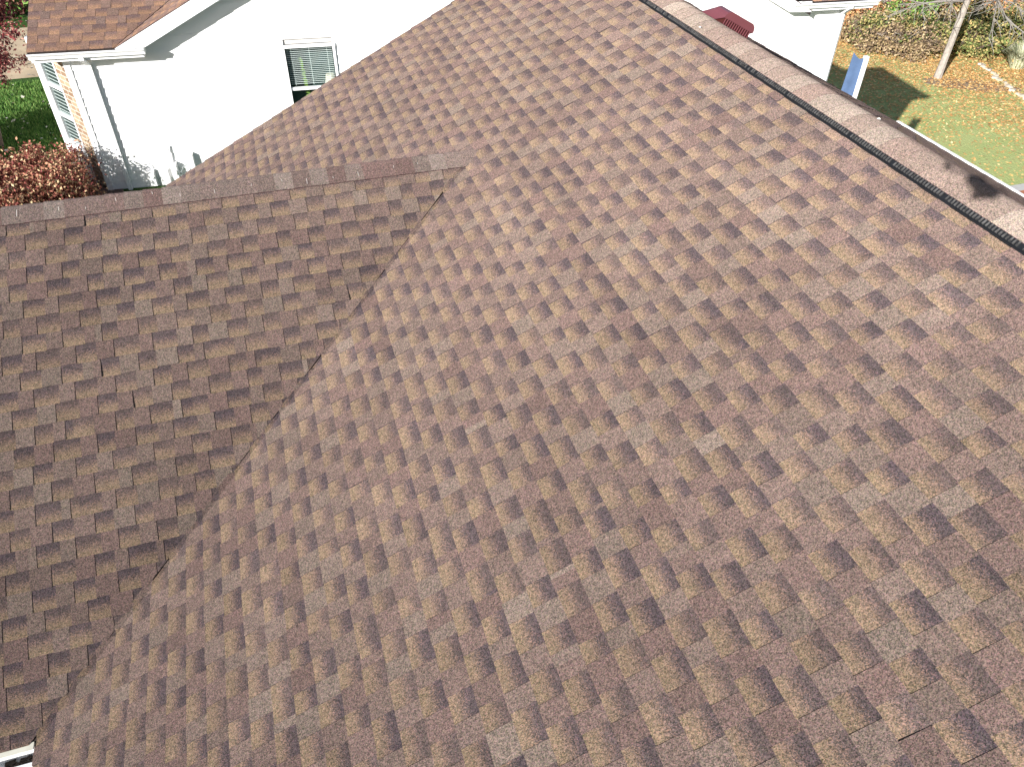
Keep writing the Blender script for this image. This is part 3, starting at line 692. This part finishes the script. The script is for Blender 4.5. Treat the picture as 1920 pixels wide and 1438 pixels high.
# beyond the driveway
shrub('shrub', 'green and maroon bush beyond the driveway at the top left corner', 'shrub', (-8.4, 29.6, 0), (1.9, 1.0, .8), 6000, .08, leafmat('mixed_leaf', [(.1, .2, .04), (.2, .33, .08), (.2, .05, .04), (.3, .14, .1), (.05, .1, .02)]), 5, 'bushes past the driveway', 40)

# ================================================================ BACK YARD (lower lawn)
F_ = YG
# bare honey locust
rr = random.Random(15); t = thing('tree', 'bare grey tree standing alone in the leaf covered lawn', 'tree', (30.75, 29.1, F_))
m = MB(); path = [(0, 0, -.1), (.02, 0, .8), (.1, .05, 3), (.12, 0, 6), (.25, .1, 9), (.3, .1, 12)]; m.tube(path, [.2, .16, .145, .12, .085, .04], 9); m.build('trunk', GREYB, t)
m = MB()
def limb(p, d, L, r, depth):
    pts = [p]; q = p
    for i in range(4):
        d = (d+Vector((rr.gauss(0, .16), rr.gauss(0, .16), rr.gauss(0, .1)-.03))).normalized(); q = q+d*L/4; pts.append(q)
    m.tube(pts, [r*(1-.16*i) for i in range(5)], 4 if depth else 3)
    if depth:
        for i in range(9):
            k_ = rr.randint(1, 4); dd = (d+Vector((rr.gauss(0, .75), rr.gauss(0, .75), rr.gauss(0, .45)))).normalized(); limb(pts[k_], dd, L*rr.uniform(.3, .6), r*.5, depth-1)
for i in range(24):
    z = rr.uniform(3.4, 9.5); a = rr.uniform(-1.9, 1.3) if i % 4 else rr.uniform(0, 6.28)
    limb(Vector((.12, 0, z)), Vector((math.cos(a), math.sin(a), rr.uniform(-.15, .45))).normalized(), rr.uniform(1.8, 3.9), .06, 2)
m.build('crown', plain('grey_twig', (.23, .21, .185), .9), t)
# hedge of wild shrubs
GOLD = leafmat('golden_leaf', [(.42, .24, .09), (.3, .17, .07), (.5, .33, .14), (.15, .09, .05), (.36, .18, .08), (.24, .21, .08)])
TAN = leafmat('dry_tan_leaf', [(.32, .23, .13), (.22, .15, .09), (.44, .34, .2), (.12, .085, .06), (.28, .21, .1)])
OLIVE = leafmat('olive_leaf', [(.16, .2, .06), (.28, .26, .09), (.4, .3, .12), (.1, .13, .04)])
GREEN = leafmat('green_needle', [(.10, .2, .035), (.16, .28, .05), (.05, .11, .02), (.24, .34, .08)])
PALE = leafmat('pale_grass', [(.5, .5, .34), (.34, .38, .24), (.62, .6, .42), (.2, .22, .12)])
RUST = leafmat('rust_leaf', [(.5, .22, .09), (.62, .35, .17), (.34, .14, .07), (.42, .3, .14)])
def px(x, y, z=YG):                         # photograph position -> spot on the lower lawn (used once, while laying out)
    d = cf+cr*((x-960)/1438.12)-cu*((y-719)/1438.12); k_ = (z-GZ)/d.z; return d.x*k_, d.y*k_
HG = 'wild shrubs in the hedge behind the lawn'
spec = [(1632, 78, 1.5, 1.5, TAN, 'dry tan shrub at the left end of the hedge beside the white house'),
        (1668, 82, 1.6, 1.4, OLIVE, 'olive and golden brown shrub low in the hedge left of the bare tree'),
        (1712, 92, 1.5, 1.3, TAN, 'twiggy tan shrub just left of the bare trunk'),
        (1752, 78, 1.5, 1.5, TAN, 'brown twiggy shrub right behind the bare trunk'),
        (1800, 92, 1.7, 1.5, OLIVE, 'olive and tan shrub to the right of the bare trunk'),
        (1840, 70, 1.6, 1.7, OLIVE, 'dark olive shrub between the bare tree and the pale grass clump'),
        (1650, 38, 2.2, 2.2, RUST, 'rusty golden shrub in the second row next to the white house'),
        (1700, 40, 2.3, 2.0, GOLD, 'large golden shrub under the green juniper'),
        (1755, 30, 2.2, 2.4, OLIVE, 'mixed olive shrub behind the bare tree'),
        (1830, 35, 2.4, 2.4, TAN, 'tan shrub in the second row right of the tree top'),
        (1890, 60, 2.2, 2.2, RUST, 'rusty orange shrub at the right edge of the photo'),
        (1900, 10, 3.0, 3.0, RUST, 'tall rust coloured shrub in the top right corner'),
        (1640, 0, 3.0, 3.0, GOLD, 'golden shrub in the back row beside the white gutter'),
        (1860, -10, 3.0, 3.0, OLIVE, 'olive shrub in the back row near the top right corner'),
        (1935, 100, 1.8, 2.0, OLIVE, 'dark green shrub cut by the right edge of the photo')]
for i, (x, y, r_, h_, lm, lab) in enumerate(spec):
    X, Y = px(x, y+8); shrub('shrub', lab, 'shrub', (X, Y, F_), (r_*1.25, r_*1.05, h_*.62), int(4600*r_), .075, lm, 100+i, HG, 30, .35, 60, GREYB if i % 2 else TWIG)
for i, (x, y, lab) in enumerate([(1722, 22, 'bright green juniper at the top of the hedge'), (1768, 8, 'green juniper beside the tree top'), (1690, 52, 'low green juniper sprig among the golden shrubs')]):
    X, Y = px(x, y+20); shrub('juniper', lab, 'evergreen', (X, Y, F_), (2.0 if i < 2 else 1.3, 1.6, 2.0 if i < 2 else 1.5), 9500 if i < 2 else 3000, .08, GREEN, 200+i, 'green junipers in the hedge', 44, .5)
X, Y = px(1905, 128); rr = random.Random(61); t = thing('grass_clump', 'pale green ornamental grass clump at the right edge of the lawn', 'grass clump', (X, Y, F_))
m = MB()
for i in range(1500):
    a = rr.random()*6.283; r_ = rr.random()**.5; L = rr.uniform(.9, 1.5); b0 = Vector((math.cos(a)*.3*r_, math.sin(a)*.3*r_, 0)); tp = Vector((math.cos(a)*1.0*r_, math.sin(a)*1.0*r_, L*(1-.35*r_))); o = Vector((-math.sin(a), math.cos(a), 0))*.014; c_ = rr.random()
    md = b0.lerp(tp, .5)+Vector((0, 0, .2)); m.poly([b0-o, b0+o, md+o, md-o], [(c_, 0, 0, 0)]*4); m.poly([md-o, md+o, tp], [(c_, 0, 0, 0)]*3)
m.build('blade', PALE, t, attr=True)
# stone edging
STONE = plain('pale_stone', (.55, .48, .38), .9, noise=.3)
m = MB(); rr = random.Random(90); EDG = [px(1838, 122), px(1868, 148), (px(1895, 168)), px(1925, 192), px(1960, 220)]
for (x0, y0), (x1, y1) in zip(EDG, EDG[1:]):
    n_ = int(math.hypot(x1-x0, y1-y0)/.3)
    for i in range(n_):
        k_ = i/n_; m = MB(); m.box((x0+(x1-x0)*k_+rr.uniform(-.1, .1), y0+(y1-y0)*k_+rr.uniform(-.1, .1), F_+.03), (.24*rr.uniform(.5, 1.2), .2*rr.uniform(.5, 1.2), .14), Matrix.Rotation(rr.random()*3, 3, 'Z')); tag(m.build('edging_stone', STONE), 'pale stone in the line edging the leaf covered bed at right', 'stone', 'stones edging the leafy bed')
# fallen leaves
LEAFM = leafmat('fallen_leaf', [(.74, .5, .2), (.62, .34, .12), (.8, .6, .3), (.5, .25, .09), (.7, .45, .18), (.42, .3, .14), (.72, .36, .13)])
m = MB(); rr = random.Random(50); cnt = 0; A0, A1 = Vector((*px(1640, 100), 0)), Vector((*px(1920, 160), 0)); nrm = Vector((-(A1-A0).y, (A1-A0).x, 0)).normalized()
if nrm.y < 0: nrm = -nrm
while cnt < 125000:
    x = rr.uniform(20, 46); y = rr.uniform(14, 46); d = (Vector((x, y, 0))-A0).dot(nrm)
    dens = max(.0, min(1, 1.0+d/15))**2.2
    if d < 0: dens = max(dens*.85, .015)
    dens *= .72+.28*math.sin(x*.9+y*.37)*math.sin(y*.7-x*.4)
    if d > 4: dens *= .5
    if rr.random() > dens: continue
    leaf(m, Vector((x, y, F_+.02+rr.random()*.03)), .064, rr, flat=.7); cnt += 1
tag(m.build('fallen_leaves', LEAFM, attr=True), 'golden fallen leaves scattered over the back lawn', 'leaves', kind='stuff')
m = MB(); rr = random.Random(51)
for i in range(420):
    x = rr.uniform(-9, -3.8); y = rr.uniform(17, 30); s = .035 if rr.random() < .85 else .07
    leaf(m, Vector((x, y, .05)), s, rr, flat=.7)
tag(m.build('fallen_leaves', leafmat('pale_fallen_leaf', [(.6, .52, .42), (.5, .36, .26), (.7, .65, .56)]), attr=True), 'pale leaves scattered on the front lawn at left', 'leaves', kind='stuff')
# grass blades on the front lawn
GB = leafmat('grass_blade', [(.07, .17, .03), (.12, .24, .045), (.045, .12, .02), (.2, .3, .08)])
m = MB(); rr = random.Random(52)
for i in range(42000):
    x = rr.uniform(-8.6, -3.6); y = rr.uniform(17.0, 23.2); h_ = rr.uniform(.04, .1); a = rr.random()*6.283; o = Vector((math.cos(a), math.sin(a), 0))*.012; p = Vector((x, y, 0)); c_ = rr.random()
    m.poly([p-o, p+o, p+Vector((rr.gauss(0, .03), rr.gauss(0, .03), h_))], [(c_, 0, 0, 0)]*3)
tag(m.build('grass', GB, attr=True), 'short green grass of the front lawn at left', 'grass', kind='stuff')
# privacy screen: blue tarp on white posts, beside the white house's right corner
t = thing('privacy_screen', 'blue tarp hung from a white post beside the right corner of the white house', 'screen', (0, 0, 0))
def ray_at(x, y, dist): d = cf+cr*((x-960)/1438.12)-cu*((y-719)/1438.12); d = d*(dist/math.hypot(d.x, d.y)); return Vector((d.x, d.y, d.z+GZ))
dtop = 18.95; pr = ray_at(1625, 106, dtop); pl_ = ray_at(1600, 98, dtop-.05)
m = MB(); m.box((pr.x, pr.y, (pr.z-.6)/2), (.09, .09, pr.z+.6)); m.build('post', WHITE, t)
m = MB(); N_ = 14; K_ = 26; grid = []
for j in range(K_+1):
    row = []
    for i in range(N_+1):
        u_ = i/N_; v_ = j/K_; b0 = pl_.lerp(pr, u_); zt_ = b0.z-.09*math.sin(u_*3.14); z = zt_*(1-v_)+.05*v_
        wv = .008*math.sin(u_*8)
        row.append(Vector((b0.x+wv*.5-.10*v_*(1-u_), b0.y-wv-.02, z)))
    grid.append(row)
for j in range(K_):
    for i in range(N_): m.poly([grid[j][i], grid[j][i+1], grid[j+1][i+1], grid[j+1][i]])
tb = m.build('tarp', plain('blue_tarp', (.07, .115, .21), .8, noise=.15, nscale=6), t, smooth=True)
# paving at the right, below the back eave
mb = MB(); q = [px(1890, 352), px(1935, 344), px(1990, 372), px(1990, 430), px(1890, 400)]
mb.poly([(x, y, F_+.06) for x, y in q]); 
for i in range(5): (x0, y0), (x1, y1) = q[i], q[(i+1) % 5]; mb.poly([(x0, y0, F_-.05), (x1, y1, F_-.05), (x1, y1, F_+.06), (x0, y0, F_+.06)])
tag(mb.build('patio', plain('patio_concrete', (.5, .48, .45), .85, noise=.15, nscale=3)), kind='structure')
mb = MB(); q = [px(1908, 362), px(1960, 352), px(1990, 380), px(1930, 390)]
mb.poly([(x, y, F_+.07) for x, y in q]); tag(mb.build('brick_path', plain('red_paver', (.4, .16, .08), .85, noise=.35, nscale=5)), kind='structure')
